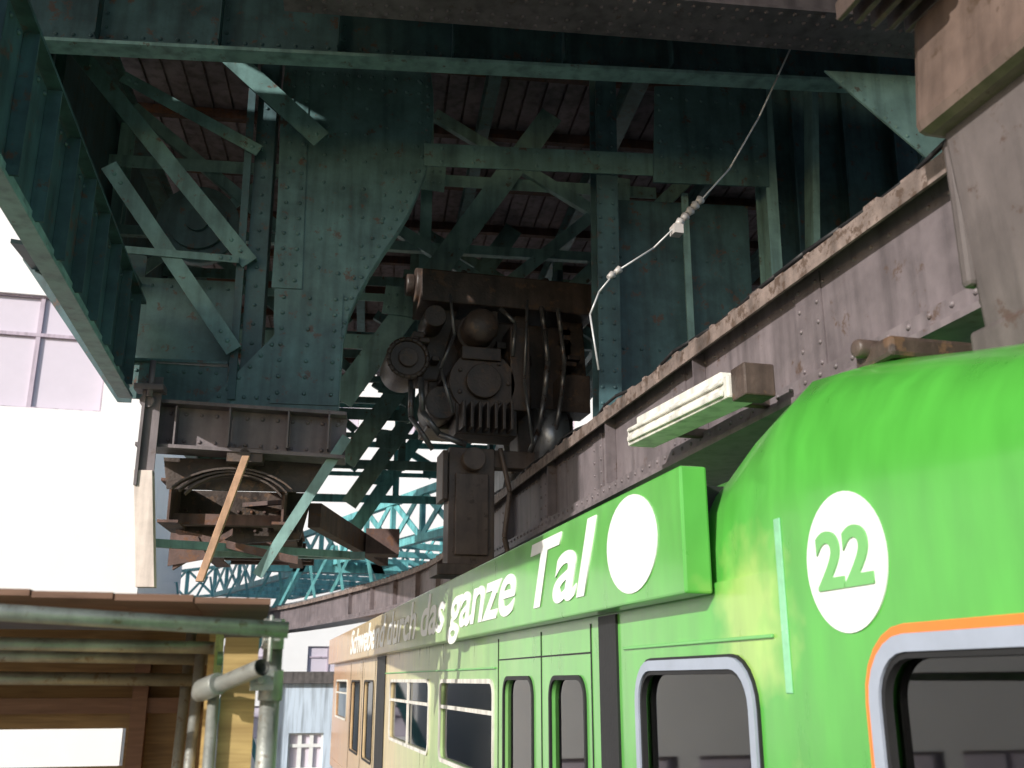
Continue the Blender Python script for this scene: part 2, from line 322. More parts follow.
b=B(); b.poly([(4.75,5.15),(6.6,5.2),(6.6,4.9),(5.95,4.05)],-1.75,-1.73); b.rrow((4.9,-1.75,5.05),(5.92,-1.75,4.15),0.12); b.rrow((4.95,-1.75,5.10),(6.4,-1.75,5.12),0.14)
b.prism((5.9,-0.35,4.0),(6.9,-0.35,5.9),(0.05,0,-0.03),(0,0.015,0)); b.obj('knee_plate',M_teall,VD)
b=B()
b.ibeam((-5,-1.2,5.43),(8.5,-1.2,5.93),(0,0,1),0.9,0.04,0.03,0.02)
for i in range(13):
    s_=-4.5+i; z=5.43+(s_+5)*0.037; b.prism((s_,-1.3,z-0.38),(s_,-1.3,z+0.38),(0.006,0,0),(0,0.07,0)); b.rrow((s_+0.04,-1.211,z-0.35),(s_+0.04,-1.211,z+0.35),0.12)
b.prism((-5,-1.215,5.12),(8.5,-1.215,5.62),(0,0.004,0),(0,0,0.07)); b.rrow((-4.4,-1.22,5.142),(6.5,-1.22,5.545),0.14)
b.obj('cross_beam_web',M_teal2,VD)
b=B(); b.prism((-5,-1.27,4.97),(8.5,-1.27,5.47),(0,0.095,0),(0,0,0.016)); b.obj('cross_beam_flange',M_teall,VD)
b=B()
b.prism((0.1,-2.2,5.145),(8,-2.2,5.26),(0,0.26,0),(0,0,0.014)); b.prism((0.1,-2.2,5.54),(8,-2.2,5.66),(0,0.012,0),(0,0,0.38)); b.prism((0.1,-2.43,5.24),(8,-2.43,5.36),(0,0.008,0),(0,0,0.08))
for tt in (-2.4,-2.3,-2.1,-2.0): b.rrow((0.3,tt,5.134),(7,tt,5.231),0.12,(0,0,-1),0.022)
b.obj('riveted_crosshead',M_mauve,VD)
# left longitudinal girder
a0,a1=V((-0.93,-4.9,0)),V((-1.25,-0.02,0)); dd=(a1-a0).normalized(); sd=V((dd.y,-dd.x,0))
b=B()
b.prism(a0+V((0,0,2.85)),a1+V((0,0,2.85)),sd*0.008,(0,0,0.43))
b.prism(a0+V((0,0,3.30)),a1+V((0,0,3.30)),sd*0.09,(0,0,0.012))
for i in range(9):
    p=a0.lerp(a1,(i+.5)/9); b.prism(p+sd*0.05+V((0,0,2.45)),p+sd*0.05+V((0,0,3.28)),sd*0.04,dd*0.008)
    b.rrow(p+sd*0.01+dd*0.05+V((0,0,2.5)),p+sd*0.01+dd*0.05+V((0,0,3.2)),0.13,sd)
b.rrow(a0+sd*0.01+V((0,0,3.22)),a1+sd*0.01+V((0,0,3.22)),0.14,sd)
b.prism((-2.3,-1.1,5.6),(-2.42,0.3,5.6),(0.01,0,0),(0,0,1.6))
for i in range(4): b.prism((-2.24,-0.95+0.35*i,4.0),(-2.24,-0.95+0.35*i,7.1),(0.05,0,0),(0,0.01,0))
b.prism((-1.3,0.0,3.6),(-2.3,0.0,3.72),(0,0.3,0),(0,0,0.02))
b.poly([(-1.28,2.45),(-1.40,2.45),(-2.4,3.8),(-2.4,4.4),(-1.28,3.9)],0.32,0.34)
b.obj('side_girder',M_teal2,VD)
b=B(); b.prism(a0+V((0,0,2.41)),a1+V((0,0,2.41)),sd*0.06,(0,0,0.014)); b.prism(a0+sd*0.02+V((0,0,2.47)),a1+sd*0.02+V((0,0,2.47)),sd*0.006,(0,0,0.04)); b.obj('side_girder_flange',M_teall,VD)
def xframe(t,k,mat,zt=7.1):
    b=B()
    L=[((3.1,7.15),(0.54,3.14),.30),((1.56,7.05),(4.5,5.3),.15),((3.9,6.0),(2.2,4.45),.15),((0.9,5.55),(2.5,4.6),.15),((-2.4,6.1),(4.5,6.15),.16),((-2.4,5.2),(4.5,5.2),.12),((-2.4,4.5),(3.3,4.5),.10),
       ((-2.2,6.9),(0.6,4.6),.14),((-2.0,4.6),(0.4,6.9),.14),((3.2,4.6),(5.5,7.0),.18),((-2.3,3.95),(3.4,3.95),.18)]
    for i,(p,q,w) in enumerate(L):
        b.bar((p[0],p[1]),(q[0],q[1]),w,t+0.022*i,leg=0.08,side=(-1)**i)
    for s_ in (-2.3,1.5,3.9): b.ibeam((s_,t+0.4,3.9 if s_<3 else 0.8),(s_,t+0.4,7.1),(0,1,0),0.2,0.14)
    for p in ((1.5,6.1),(2.3,4.6),(3.9,6.1),(1.2,4.4)):
        b.poly([(p[0]-.22,p[1]-.16),(p[0]+.2,p[1]-.2),(p[0]+.22,p[1]+.16),(p[0]-.18,p[1]+.2)],t-0.04,t-0.02)
        for i in range(4): b.rivet((p[0]-.15+.1*i,t-0.04,p[1]+0.08)); b.rivet((p[0]-.15+.1*i,t-0.04,p[1]-0.08))
    b.obj('wind_bracing',mat,VD)
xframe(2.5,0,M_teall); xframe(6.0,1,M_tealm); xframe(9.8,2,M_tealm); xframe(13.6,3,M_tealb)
b=B()
for s_ in (-2.3,3.9,7.4): 
    for z in (6.9,4.0): b.ibeam((s_,0.75,z),(s_,15,z),(0,0,1),0.3,0.2)
for s_ in (0.6,2.2,5.6): b.ibeam((s_,0.3,6.95),(s_,15,6.95),(0,0,1),0.25,0.15)
for i in range(4):
    for s_ in (7.4,): b.ibeam((s_,0.6+3.6*i,0.8),(s_,0.6+3.6*i,7.0),(0,1,0),0.25,0.2)
b.obj('longitudinal_stringers',M_teal,VD)
b=B()
b.prism((-2.42,0.35,5.45),(-2.42,15,5.45),(0.01,0,0),(0,0,1.35)); b.prism((8.5,0.5,4.0),(8.5,15,4.0),(0.01,0,0),(0,0,3.0))
b.prism((-6.0,-7.6,6.3),(-6.0,-3.4,6.3),(0.02,0,0),(0,0,0.95)); b.prism((-5.97,-3.42,6.3),(-3.3,-3.42,6.3),(0,0.02,0),(0,0,0.94))  # out-of-view walls added to keep the sun off the gusset
b.obj('cladding_and_sun_screen',M_teal2,VD)
b=B()
x=-3.3
while x<8.8:
    w=0.24; b.prism((x+w/2,-3.4,7.26),(x+w/2,15.2,7.26),(w/2-0.012,0,0),(0,0,0.02+0.006*random.random())); x+=0.25
x=-6.0  # wider near deck, out of view, added to shade the gusset
while x<8.8:
    w=0.24; b.prism((x+w/2,-7.6,7.26),(x+w/2,-3.45,7.26),(w/2-0.012,0,0),(0,0,0.02+0.006*random.random())); x+=0.25
b.obj('deck_boards',M_slat,VD)
B().box(-3.3,8.8,-3.4,15.2,7.32,7.4).box(-6,8.8,-7.6,-3.42,7.32,7.4).obj('added_light_stop_sheet',M_slat,VD)  # sheet added to stop light between boards; near part unseen, for shade
b=B()
for i in range(13): b.box(-2.5,8.7,-2.9+1.5*i,-2.8+1.5*i,7.1,7.235)
b.obj('deck_joists',M_rust,VD)
# ------------------------------------------------------------------ left track support
FT=empty('track_support_bracket',(0,9,0),math.radians(-6))
b=B(); b.ibeam((-1.06,-0.15,2.12),(0.70,-0.15,2.06),(0,0,1),0.42,0.3,0.03,0.02)
b.rrow((-0.95,-0.162,2.24),(0.62,-0.162,2.18),0.13); b.rrow((-0.95,-0.162,2.0),(0.62,-0.162,1.94),0.13)
for s_ in (-0.75,-0.3,0.2,0.55): b.prism((s_,-0.24,1.93),(s_,-0.24,2.27),(0.007,0,0),(0,0.06,0))
b.prism((-1.0,-0.3,1.55),(-1.0,-0.3,2.45),(0.012,0,0),(0,0.12,0)); b.prism((-0.93,-0.36,1.55),(-0.93,-0.36,2.5),(0.06,0,0),(0,0.01,0)); b.cyl((-0.98,-0.4,2.28),(-0.98,-0.2,2.28),0.06); b.cyl((-0.95,-0.45,2.3),(-0.95,-0.45,2.62),0.025); b.box(-1.08,-0.84,-0.48,-0.3,2.36,2.41)
b.obj('bracket_girder',M_mauve,FT)
b=B()
for k,(r_,zc) in enumerate(((0.62,1.35),(0.56,1.33),(0.50,1.31))):
    P=[(-0.25+r_*1.0*math.cos(math.radians(a)),-0.1+0.03*k,zc+0.42*math.sin(math.radians(a))) for a in range(35,150,10)]
    for i in range(len(P)-1): b.prism(P[i],P[i+1],(0,0.04,0),(0,0,0.009))
b.poly([(-0.85,1.62),(0.4,1.62),(0.5,1.9),(-0.9,1.9)],0.12,0.15)
b.cyl((-0.15,-0.3,1.86),(-0.15,0.2,1.86),0.05); b.box(-0.3,0.0,-0.28,-0.1,1.80,1.92)
b.poly([(-0.86,1.30),(-0.55,1.22),(0.28,1.30),(0.38,1.75),(-0.86,1.75)],0.9,0.93)
b.obj('leaf_spring',M_bogie,FT)
b=B()
for s_,z in ((-0.85,1.55),(0.15,1.55)): b.ibeam((s_,0.3,z),(s_-0.2,5.5,z+0.15),(0,0,1),0.4,0.18)
for i in range(8): b.prism((-0.9,0.6+0.65*i,1.42+0.02*i),(0.2,0.6+0.65*i,1.42+0.02*i),(0,0.06,0),(0,0,0.05))
for i in range(7): b.prism((-0.9 if i%2 else 0.1,0.7+0.65*i,1.62),(0.1 if i%2 else -0.9,1.3+0.65*i,1.62),(0,0.03,0),(0,0,0.02))
b.rrow((-0.8,0.89,1.35),(0.25,0.89,1.38),0.12); b.rrow((-0.8,0.89,1.55),(0.3,0.89,1.55),0.12)
b.prism((-0.8,0.5,1.28),(0.3,0.5,1.05),(0,0.03,0),(0,0,0.035)); b.prism((-0.8,0.5,0.98),(-0.3,0.5,1.3),(0,0.03,0),(0,0,0.03)); b.poly([(-0.84,0.98),(-0.5,1.05),(-0.6,1.25),(-0.84,1.28)],0.45,0.47)
b.prism((0.4,1.0,1.55),(1.15,5.0,1.62),(0.06,0,0),(0,0,0.12)); b.box(0.9,1.3,3.2,3.6,1.45,1.75)
b.obj('track_girder',M_rust,FT)
b=B(); b.prism((-0.9,-0.05,1.12),(0.75,1.6,1.24),(0,0.03,0),(0,0,0.035)); b.prism((-0.9,2.6,1.35),(0.9,2.6,1.35),(0,0.05,0),(0,0,0.04)); b.bar((0.71,2.06),(0.02,0.84),0.09,-0.22,leg=0.07); b.obj('stay_bars',M_teall,FT)
b=B(); b.prism((-0.11,-0.5,1.80),(-0.40,-0.5,0.76),(0.03,0,0),(0,0.03,0)); b.obj('timber_prop',M_timber,FT,0.004)
b=B(); b.prism((-0.95,-0.35,1.68),(-0.84,-0.35,0.72),(0.075,0,0),(0,0.05,0)); b.obj('timber_post',M_timberw,FT,0.005)

# ------------------------------------------------------------------ rail girder (right track)
def crv(y):
    P=[(-8,2.9),(12.2,2.9),(19,3.3),(26,2.3),(34.5,0.16),(44,-4.5),(56,-12)]
    for i in range(len(P)-1):
        if y<=P[i+1][0]:
            p0=P[max(0,i-1)];p1=P[i];p2=P[i+1];p3=P[min(len(P)-1,i+2)]
            t=(y-p1[0])/(p2[0]-p1[0]); m1=(p2[1]-p0[1])/max(1e-6,(p2[0]-p0[0])) if i>0 else 0; m2=(p3[1]-p1[1])/(p3[0]-p1[0]) if i+2<len(P) else (p2[1]-p1[1])/(p2[0]-p1[0])
            h=p2[0]-p1[0]
            return (2*t**3-3*t*t+1)*p1[1]+(t**3-2*t*t+t)*h*m1+(-2*t**3+3*t*t)*p2[1]+(t**3-t*t)*h*m2
    return P[-1][1]
RG=empty('suspension_rail_girder')
b=B(); fl=B(); rl=B()
y=-8.0; i=0
while y<54:
    y2=y+0.9; A=V((crv(y),y,0)); C=V((crv(y2),y2,0)); d=(C-A).normalized(); s_=V((-d.y,d.x,0))
    zz=lambda z:V((0,0,z))
    b.prism(A+zz(1.82),C+zz(1.82),s_*0.012,zz(0.33))
    b.prism(A+s_*-0.5+zz(1.82),C+s_*-0.5+zz(1.82),s_*0.012,zz(0.33))
    b.prism(A+s_*-.25+zz(1.455),C+s_*-.25+zz(1.455),s_*0.36,zz(0.016))
    b.prism(A+s_*0.045+zz(1.52),C+s_*0.045+zz(1.52),s_*0.032,zz(0.045))
    fl.prism(A+s_*-.25+zz(2.165),C+s_*-.25+zz(2.165),s_*0.36,zz(0.014))
    fl.prism(A+s_*0.118+zz(2.13),C+s_*0.118+zz(2.13),s_*0.008,zz(0.05))
    rl.prism(A+s_*-.25+zz(2.27),C+s_*-.25+zz(2.27),s_*0.035,zz(0.035)); rl.prism(A+s_*-.25+zz(2.21),C+s_*-.25+zz(2.21),s_*0.012,zz(0.03)); rl.prism(A+s_*-.25+zz(2.188),C+s_*-.25+zz(2.188),s_*0.07,zz(0.008))
    if y<26:
        b.rrow(A+s_*0.078+zz(1.53),C+s_*0.078+zz(1.53),0.15,s_,0.016)
        b.rrow(A+s_*0.012+zz(2.06),C+s_*0.012+zz(2.06),0.15,s_,0.014)
        if i%2==0:
            b.prism(A+s_*0.017+zz(1.58),A+s_*0.017+zz(2.13),s_*0.004,d*0.13)
            for k in (-0.09,0.09): b.rrow(A+d*k+s_*0.022+zz(1.62),A+d*k+s_*0.022+zz(2.08),0.1,s_,0.014)
        b.prism(A+d*0.45+s_*0.06+zz(1.57),A+d*0.45+s_*0.06+zz(2.12),s_*0.045,d*0.006) if (i%2 and y>4) else None
        for k in (0.15,0.45,0.75):
            q=A+d*k; fl.prism(q+s_*-.11+zz(2.20),q+s_*-.11+zz(2.235),s_*0.03,d*0.04)
            fl.prism(q+s_*0.07+zz(2.18),q+s_*0.07+zz(2.205+0.02*random.random()),s_*0.03,d*(0.02+0.04*random.random()))
    y=y2;i+=1
b.obj('girder_webs',M_mauve,RG); fl.obj('girder_top_flange',M_flange,RG); rl.obj('running_rail',M_steel,RG)
b=B()
for yy in (12.5,18.5):
    x=crv(yy)
    b.prism((x+0.9,yy,2.3),(x+0.9,yy,5.5),(0.04,0,0),(0,0.1,0)); b.prism((x+0.3,yy,1.5),(x+0.95,yy,1.5),(0,0.1,0),(0,0,0.04)); b.prism((x+0.9,yy,1.5),(x+0.9,yy,2.3),(0.04,0,0),(0,0.1,0))
b.obj('girder_hangers',M_teal2,RG)
b=B(); P=[(crv(0.3*k)-0.06-0.03*math.sin(k*1.3),0.3*k,2.22+0.035*abs(math.sin(k*0.8))) for k in range(0,46)]; b.tube(P,0.014,6); b.obj('girder_cable',M_black,RG)

LT=empty('lattice_girder_bridge')
def lattice(a,c,z0,z1,n,b,w=0.12):
    a,c=V((a[0],a[1],0)),V((c[0],c[1],0)); d=(c-a).normalized(); s_=V((-d.y,d.x,0))
    for z in (z0,z1): b.prism(a+V((0,0,z)),c+V((0,0,z)),s_*0.1,V((0,0,w/2)))
    for i in range(n):
        p=a.lerp(c,i/n);q=a.lerp(c,(i+1)/n)
        b.prism(p+V((0,0,z0)),q+V((0,0,z1)),s_*0.02,V((0,0,w*.55))); b.prism(p+s_*.05+V((0,0,z1)),q+s_*.05+V((0,0,z0)),s_*0.02,V((0,0,w*.55)))
        b.prism(p+V((0,0,z0)),p+V((0,0,z1)),s_*0.07,d*0.06)
b=B()
lattice((4.9,25.5),(-1.9,49),3.75,5.05,12,b,0.2); lattice((8.4,26.5),(1.6,50),3.75,5.05,12,b)
lattice((-1.9,49),(-14,66),3.75,5.05,9,b)
for i in range(13):
    p=V((4.9,25.5,0)).lerp(V((-1.9,49,0)),i/12); q=p+V((3.5,1,0)); b.prism(p+V((0,0,3.8)),q+V((0,0,3.8)),(0,0.07,0),(0,0,0.09))
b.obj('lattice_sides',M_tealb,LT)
b=B()
for yy,xx in ((34,0.6),(52,-6)):
    b.prism((xx-4.5,yy,-7),(xx+0.8,yy,3.7),(0.18,0,0),(0,0.18,0)); b.prism((xx+8.2,yy,-7),(xx+3.2,yy,3.7),(0.18,0,0),(0,0.18,0)); b.prism((xx-0.4,yy,3.6),(xx+4.3,yy,3.6),(0,0.18,0),(0,0,0.2))
for k in range(9):
    yy=27+2.6*k; x=crv(yy); b.prism((x-0.2,yy,2.2),(x+0.5,yy,3.75),(0.04,0,0),(0,0.05,0)); b.prism((x+0.9,yy,2.2),(x+0.6,yy,3.75),(0.04,0,0),(0,0.05,0))
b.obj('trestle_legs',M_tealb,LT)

# ------------------------------------------------------------------ monorail train
TR=empty('suspended_monorail_train')
Y0,Y1=-4.0,26.0; XC=3.1
W=[ (1.15,3.00,-0.92,0.085,0.16,'o'), (3.92,5.16,-0.92,0.045,0.16,'b'), (6.12,6.86,-1.35,0.0,0.12,'t'), (7.34,8.2,-1.35,0.0,0.12,'t'),
    (8.6,11.1,-0.78,-0.03,0.10,'g'), (11.85,15.2,-0.78,-0.03,0.10,'g'), (17.4,18.8,-1.3,-0.03,0.1,'t'),(19.6,21.2,-1.3,-0.03,0.1,'t'),(22.2,25.0,-0.78,-0.03,0.1,'g'),(-3.2,0.6,-0.92,0.085,0.16,'b')]
holes=[rr(a,b_,c,d,r) for a,b_,c,d,r,k in W]
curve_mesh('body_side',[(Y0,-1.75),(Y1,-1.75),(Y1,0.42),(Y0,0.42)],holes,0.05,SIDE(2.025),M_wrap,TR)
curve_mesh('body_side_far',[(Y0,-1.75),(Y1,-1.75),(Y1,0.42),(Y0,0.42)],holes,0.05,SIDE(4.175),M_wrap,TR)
gl=B()
for a,b_,c,d,r,k in W: gl.prism((2.03,a,(c+d)/2),(2.03,b_,(c+d)/2),(0.003,0,0),(0,0,(d-c)/2)); gl.prism((4.17,a,(c+d)/2),(4.17,b_,(c+d)/2),(0.003,0,0),(0,0,(d-c)/2))
gl.obj('window_glass',M_glass,TR)
def ring(nm,a,b_,c,d,r,w,x,dep,mat): curve_mesh(nm,rr(a-w,b_+w,c-w,d+w,r+w),[rr(a,b_,c,d,r)],dep,SIDE(x),mat,TR)
for a,b_,c,d,r,k in W:
    if k=='o':
        ring('window_frame',a,b_,c,d,r,0.055,1.99,0.03,M_framegrey); ring('orange_surround',a-.056,b_+.056,c-.056,d+.056,r+.056,0.03,1.993,0.02,M_orange)
        ring('window_seal',a+.02,b_-.02,c+.02,d-.02,r-.02,0.019,2.0,0.03,M_black)
    elif k=='b':
        ring('window_frame',a,b_,c,d,r,0.05,1.99,0.03,M_framegrey); ring('window_seal',a+.02,b_-.02,c+.02,d-.02,r-.02,0.019,2.0,0.03,M_black); ring('outer_seal',a-.051,b_+.051,c-.051,d+.051,r+.051,0.012,1.995,0.014,M_black)
    elif k=='g': ring('window_frame',a,b_,c,d,r,0.04,1.993,0.02,M_cream)
    else: ring('window_seal',a,b_,c,d,r,0.03,1.994,0.018,M_black)
b=B()
for a,b_,c,d,r,k in W:
    if k=='g':
        z=d-0.24; b.prism((2.005,a,z),(2.005,b_,z),(0.012,0,0),(0,0,0.018))
        if b_-a>3: b.prism((2.006,(a+b_)/2,c),(2.006,(a+b_)/2,d),(0.012,0,0),(0,0.03,0))
b.obj('window_transoms',M_cream,TR)
def section(xs,zsh,zr):
    h=[(xs,0.42),(xs,zsh-0.12),(xs+0.004,zsh),(xs+0.03,zsh+(zr-zsh)*0.35),(xs+0.10,zsh+(zr-zsh)*0.66),(xs+0.22,zsh+(zr-zsh)*0.88),(xs+0.42,zr),(XC,zr+0.05)]
    return h+[(2*XC-x,z) for x,z in h[-2::-1]]
ST=[(-4.0,2.25,0.5,0.8),(-3.6,2.05,0.56,0.9),(-2,2.0,0.6,0.95),(1.8,2.0,0.6,0.95),(2.4,2.0,0.62,1.02),(2.9,2.0,0.66,1.13),(3.4,2.0,0.70,1.25),(3.62,2.0,0.70,1.28),(3.95,2.01,0.64,1.20),(4.25,2.02,0.57,1.07),(4.4,2.02,0.56,1.0),(15,2.02,0.56,1.0),(25.6,2.02,0.56,1.0),(26,2.15,0.5,0.8)]
bm=bmesh.new(); R_=[]
for y,xs,zs,zr in ST: R_.append([bm.verts.new((x,y,z)) for x,z in section(xs,zs,zr)])
for i in range(len(R_)-1):
    for j in range(len(R_[0])-1): bm.faces.new((R_[i][j],R_[i+1][j],R_[i+1][j+1],R_[i][j+1]))
bm.faces.new(R_[0]); bm.faces.new(R_[-1])
bmesh.ops.recalc_face_normals(bm,faces=bm.faces)
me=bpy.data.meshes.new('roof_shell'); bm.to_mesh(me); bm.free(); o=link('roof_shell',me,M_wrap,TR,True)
es=o.modifiers.new('es','EDGE_SPLIT'); es.split_angle=math.radians(35)
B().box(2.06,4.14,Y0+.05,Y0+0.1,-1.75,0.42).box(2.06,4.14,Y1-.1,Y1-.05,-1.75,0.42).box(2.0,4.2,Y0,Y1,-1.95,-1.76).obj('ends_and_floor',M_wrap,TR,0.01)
B().box(2.07,4.13,Y0+.1,Y1-.1,0.30,0.34).box(2.07,4.13,Y0+.1,Y1-.1,-1.74,-1.72).box(3.3,4.1,5.9,5.96,-1.7,0.29).obj('interior_lining',M_int,TR)
b=B()
b.box(1.985,2.0,5.5,5.8,-1.75,0.36).box(1.985,2.0,15.85,16.9,-1.75,0.36)
for y in (5.98,7.1,8.42,17.2,19.2,21.5): b.box(1.995,2.0005,y-0.008,y+0.008,-1.75,0.33)
b.box(1.995,2.0005,6.0,8.4,0.155,0.165)
b.obj('rubber_joints',M_black,TR)
b=B(); b.box(1.994,2.002,3.585,3.635,-0.05,0.62); b.obj('crease_highlight',mat_paint('crease_highlight_paint',(0.22,0.52,0.30),0.25,streak=False,bump=0),TR,0.004)  # thin strip painted pale to stand for the highlight on the body crease
b=B(); b.box(1.985,2.0,3.7,5.4,0.16,0.175); b.box(1.98,2.0,8.5,15.8,0.09,0.105); b.obj('drip_rail',M_greentxt,TR,0.004)
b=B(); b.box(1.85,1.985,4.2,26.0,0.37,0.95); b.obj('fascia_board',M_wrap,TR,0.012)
b=B(); b.box(1.99,2.3,4.4,25.8,0.7,0.9); b.obj('fascia_brackets',M_black,TR)
text_mesh('fascia_lettering','Schwebend durch das ganze Tal',0.60,READ(1.846,12.9,0.66)@Matrix.Diagonal((1.9,1,1,1)),M_white,TR,off=0.012,shear=0.3)
curve_mesh('fascia_logo',[(4.85+0.36*math.cos(a*math.pi/16),0.67+0.25*math.sin(a*math.pi/16)) for a in range(32)],[],0.006,SIDE(1.846),M_white,TR)
curve_mesh('number_roundel',[(3.15+0.25*math.cos(a*math.pi/24),0.40+0.245*math.sin(a*math.pi/24)) for a in range(48)],[],0.006,SIDE(1.996),M_white,TR)
text_mesh('fleet_number','22',0.28,READ(1.990,3.15,0.40)@Matrix.Diagonal((1.25,1,1,1)),M_greentxt,TR,off=0.008)
b=B(); b.box(2.35,2.8,3.25,3.5,1.22,1.31).box(2.45,2.75,2.3,2.7,1.0,1.13); b.cyl((2.3,3.42,1.30),(2.9,3.42,1.30),0.04)
b.box(2.5,3.6,10.2,11.2,1.02,1.18); b.obj('roof_gear',M_bogie,TR,0.02)
b=B(); p_=B()
for k in range(20):
    y=-2.6+1.35*k
    for x in (2.2,3.45):
        b.prism((x,y,-1.28),(x+0.55,y,-1.28),(0,0.22,0),(0,0,0.03)); b.prism((x,y+0.25,-0.70),(x+0.55,y+0.25,-0.70),(0,0.03,0.0),(0,0.06,0.52)); b.box(x+0.2,x+0.35,y-0.1,y+0.1,-1.72,-1.31)
    p_.cyl((2.85,y,-1.72),(2.85,y,0.3),0.016,8); p_.tube([(2.85,y,-0.1),(2.6,y+0.25,0.0),(2.3,y+0.3,-0.3)],0.014,8)
p_.cyl((2.85,-3.5,0.1),(2.85,25,0.1),0.016,8); p_.cyl((3.4,-3.5,0.1),(3.4,25,0.1),0.016,8)
for dx_ in (0,0.10):
    p_.tube([(2.2+dx_,6.0,0.0-dx_*.5),(2.26+dx_,5.7,-0.02-dx_*.5),(2.33+dx_,5.4,-0.07-dx_*.5),(2.4+dx_,5.15,-0.15-dx_*.5),(2.48+dx_,4.95,-0.28),(2.5+dx_,4.8,-0.5)],0.024,10)
    p_.tube([(2.25+dx_,3.25,-0.40),(2.28+dx_,3.22,-0.24),(2.36+dx_,3.18,-0.12-dx_*.4),(2.5+dx_,3.12,-0.045-dx_*.4),(2.7+dx_,3.05,-0.015-dx_*.4),(3.0+dx_,2.95,0.0-dx_*.4)],0.022,10)
b.box(2.55,2.85,5.55,5.65,-0.9,-0.1); b.box(2.6,2.8,3.5,3.6,-0.9,-0.16)
b.obj('seats',M_seat,TR,0.03); p_.obj('grab_poles',mat_paint('grab_pole_paint',(0.6,0.61,0.6),0.3,metal=0.1,streak=False,var=0.1),TR)
b=B(); b.box(2.3,4.0,4.9,5.0,-1.7,-0.55); b.tube([(2.25,4.3,-0.7),(2.55,4.15,-0.45),(2.8,4.2,-0.4)],0.03,8); b.obj('driver_console',M_black,TR,0.01)

def torus(b,c,ax,R_,r,n=20):
    c=V(c);ax=V(ax).normalized();x=ax.orthogonal().normalized();y=ax.cross(x)
    P=[c+(x*math.cos(i*2*math.pi/n)+y*math.sin(i*2*math.pi/n))*R_ for i in range(n+1)]; b.tube(P,r,8)
BG=empty('drive_bogie')
b=B()
b.prism((1.60,11,4.38),(3.72,11,4.38),(0,0.35,0),(0,0,0.20)); 
b.cyl((1.55,10.9,4.45),(3.75,10.9,4.45),0.21,18); b.cyl((1.45,10.9,4.45),(1.55,10.9,4.45),0.13,16); b.cyl((2.1,10.9,4.45),(2.16,10.9,4.45),0.24,18); b.cyl((3.1,10.9,4.45),(3.16,10.9,4.45),0.24,18)
b.prism((1.7,11.1,3.3),(1.95,11.1,4.3),(0.16,0,0),(0,0.2,0)); b.prism((2.9,11.1,2.5),(2.85,11.1,4.3),(0.09,0,0),(0,0.2,0)); b.prism((3.55,11.2,3.2),(3.5,11.2,4.3),(0.14,0,0),(0,0.25,0))
b.box(1.75,3.5,10.95,11.6,2.75,4.1)
b.obj('bogie_frame',M_bogie,BG,0.02)
b=B()
b.cyl((2.25,10.35,3.82),(2.25,11.0,3.82),0.20,20).sphere((2.25,10.35,3.82),0.2,(1,0.5,1)); b.cyl((2.25,10.6,3.82),(2.25,10.64,3.82),0.235,20)
b.cyl((1.45,10.5,3.42),(1.45,11.1,3.42),0.24,20).cyl((1.45,10.45,3.42),(1.45,10.5,3.42),0.11,16); torus(b,(1.45,10.5,3.42),(0,1,0),0.22,0.03)
b.cyl((2.3,10.5,3.2),(2.3,11,3.2),0.38,24); b.cyl((2.3,10.42,3.2),(2.3,10.5,3.2),0.2,20)
for k in range(7): b.prism((2.05+0.09*k,10.4,2.62),(2.05+0.09*k,10.4,2.92),(0.018,0,0),(0,0.12,0))
b.box(2.0,2.7,10.52,10.95,2.6,2.95)
b.cyl((1.85,10.55,2.95),(1.85,11.1,2.95),0.19,18); b.cyl((1.75,10.5,3.95),(1.75,11,3.95),0.13,16); b.sphere((2.75,10.7,3.55),0.17)
b.box(2.62,2.85,10.5,10.9,2.9,3.9); b.box(2.05,2.5,10.45,10.8,3.45,3.6); b.box(3.25,3.6,10.6,11.0,2.95,3.4)
for k in range(7):
    a=k*math.pi*2/7; b.cyl((2.3+.29*math.cos(a),10.47,3.2+.29*math.sin(a)),(2.3+.29*math.cos(a),10.5,3.2+.29*math.sin(a)),0.025,8)
for k in range(14):
    x=1.5+random.random()*2; z=2.8+random.random()*1.3; b.box(x,x+0.06+0.12*random.random(),10.72,10.96,z,z+0.05+0.1*random.random())
b.obj('motors_and_gearbox',M_bogie,BG,0.01)
b=B()
for x,o_ in ((3.02,0),(3.22,0.05)): b.tube([(x,10.6,4.2),(x+.02,10.55,3.9),(x+.04,10.5,3.5),(x,10.5,3.1),(x-0.06,10.55,2.7),(x-0.15,10.6,2.45)],0.032-0.1*o_,10)
b.tube([(1.6,10.5,3.2),(1.62,10.45,2.8),(1.8,10.4,2.55),(2.1,10.4,2.45)],0.035,10); b.tube([(1.5,10.6,3.2),(1.5,10.5,2.75),(1.75,10.5,2.4)],0.03,10)
b.tube([(2.5,10.5,4.1),(2.65,10.4,3.9),(2.62,10.4,3.5)],0.025,10)
b.tube([(1.9,10.45,4.2),(1.95,10.4,3.7),(1.8,10.4,3.3),(1.95,10.4,2.8)],0.018,8); b.tube([(2.8,10.42,4.2),(2.75,10.38,3.2),(2.85,10.4,2.5)],0.018,8)
b.obj('brake_rods',mat_paint('worn_steel',(0.22,0.21,0.21),0.35,metal=0.6,var=0.3,spot=RUST,spot_amt=0.4),BG)
b=B()
for y in (10.9,12.6): b.cyl((2.98,y,2.66),(3.32,y,2.66),0.38,28)
b.obj('rail_wheels',M_steel,BG)
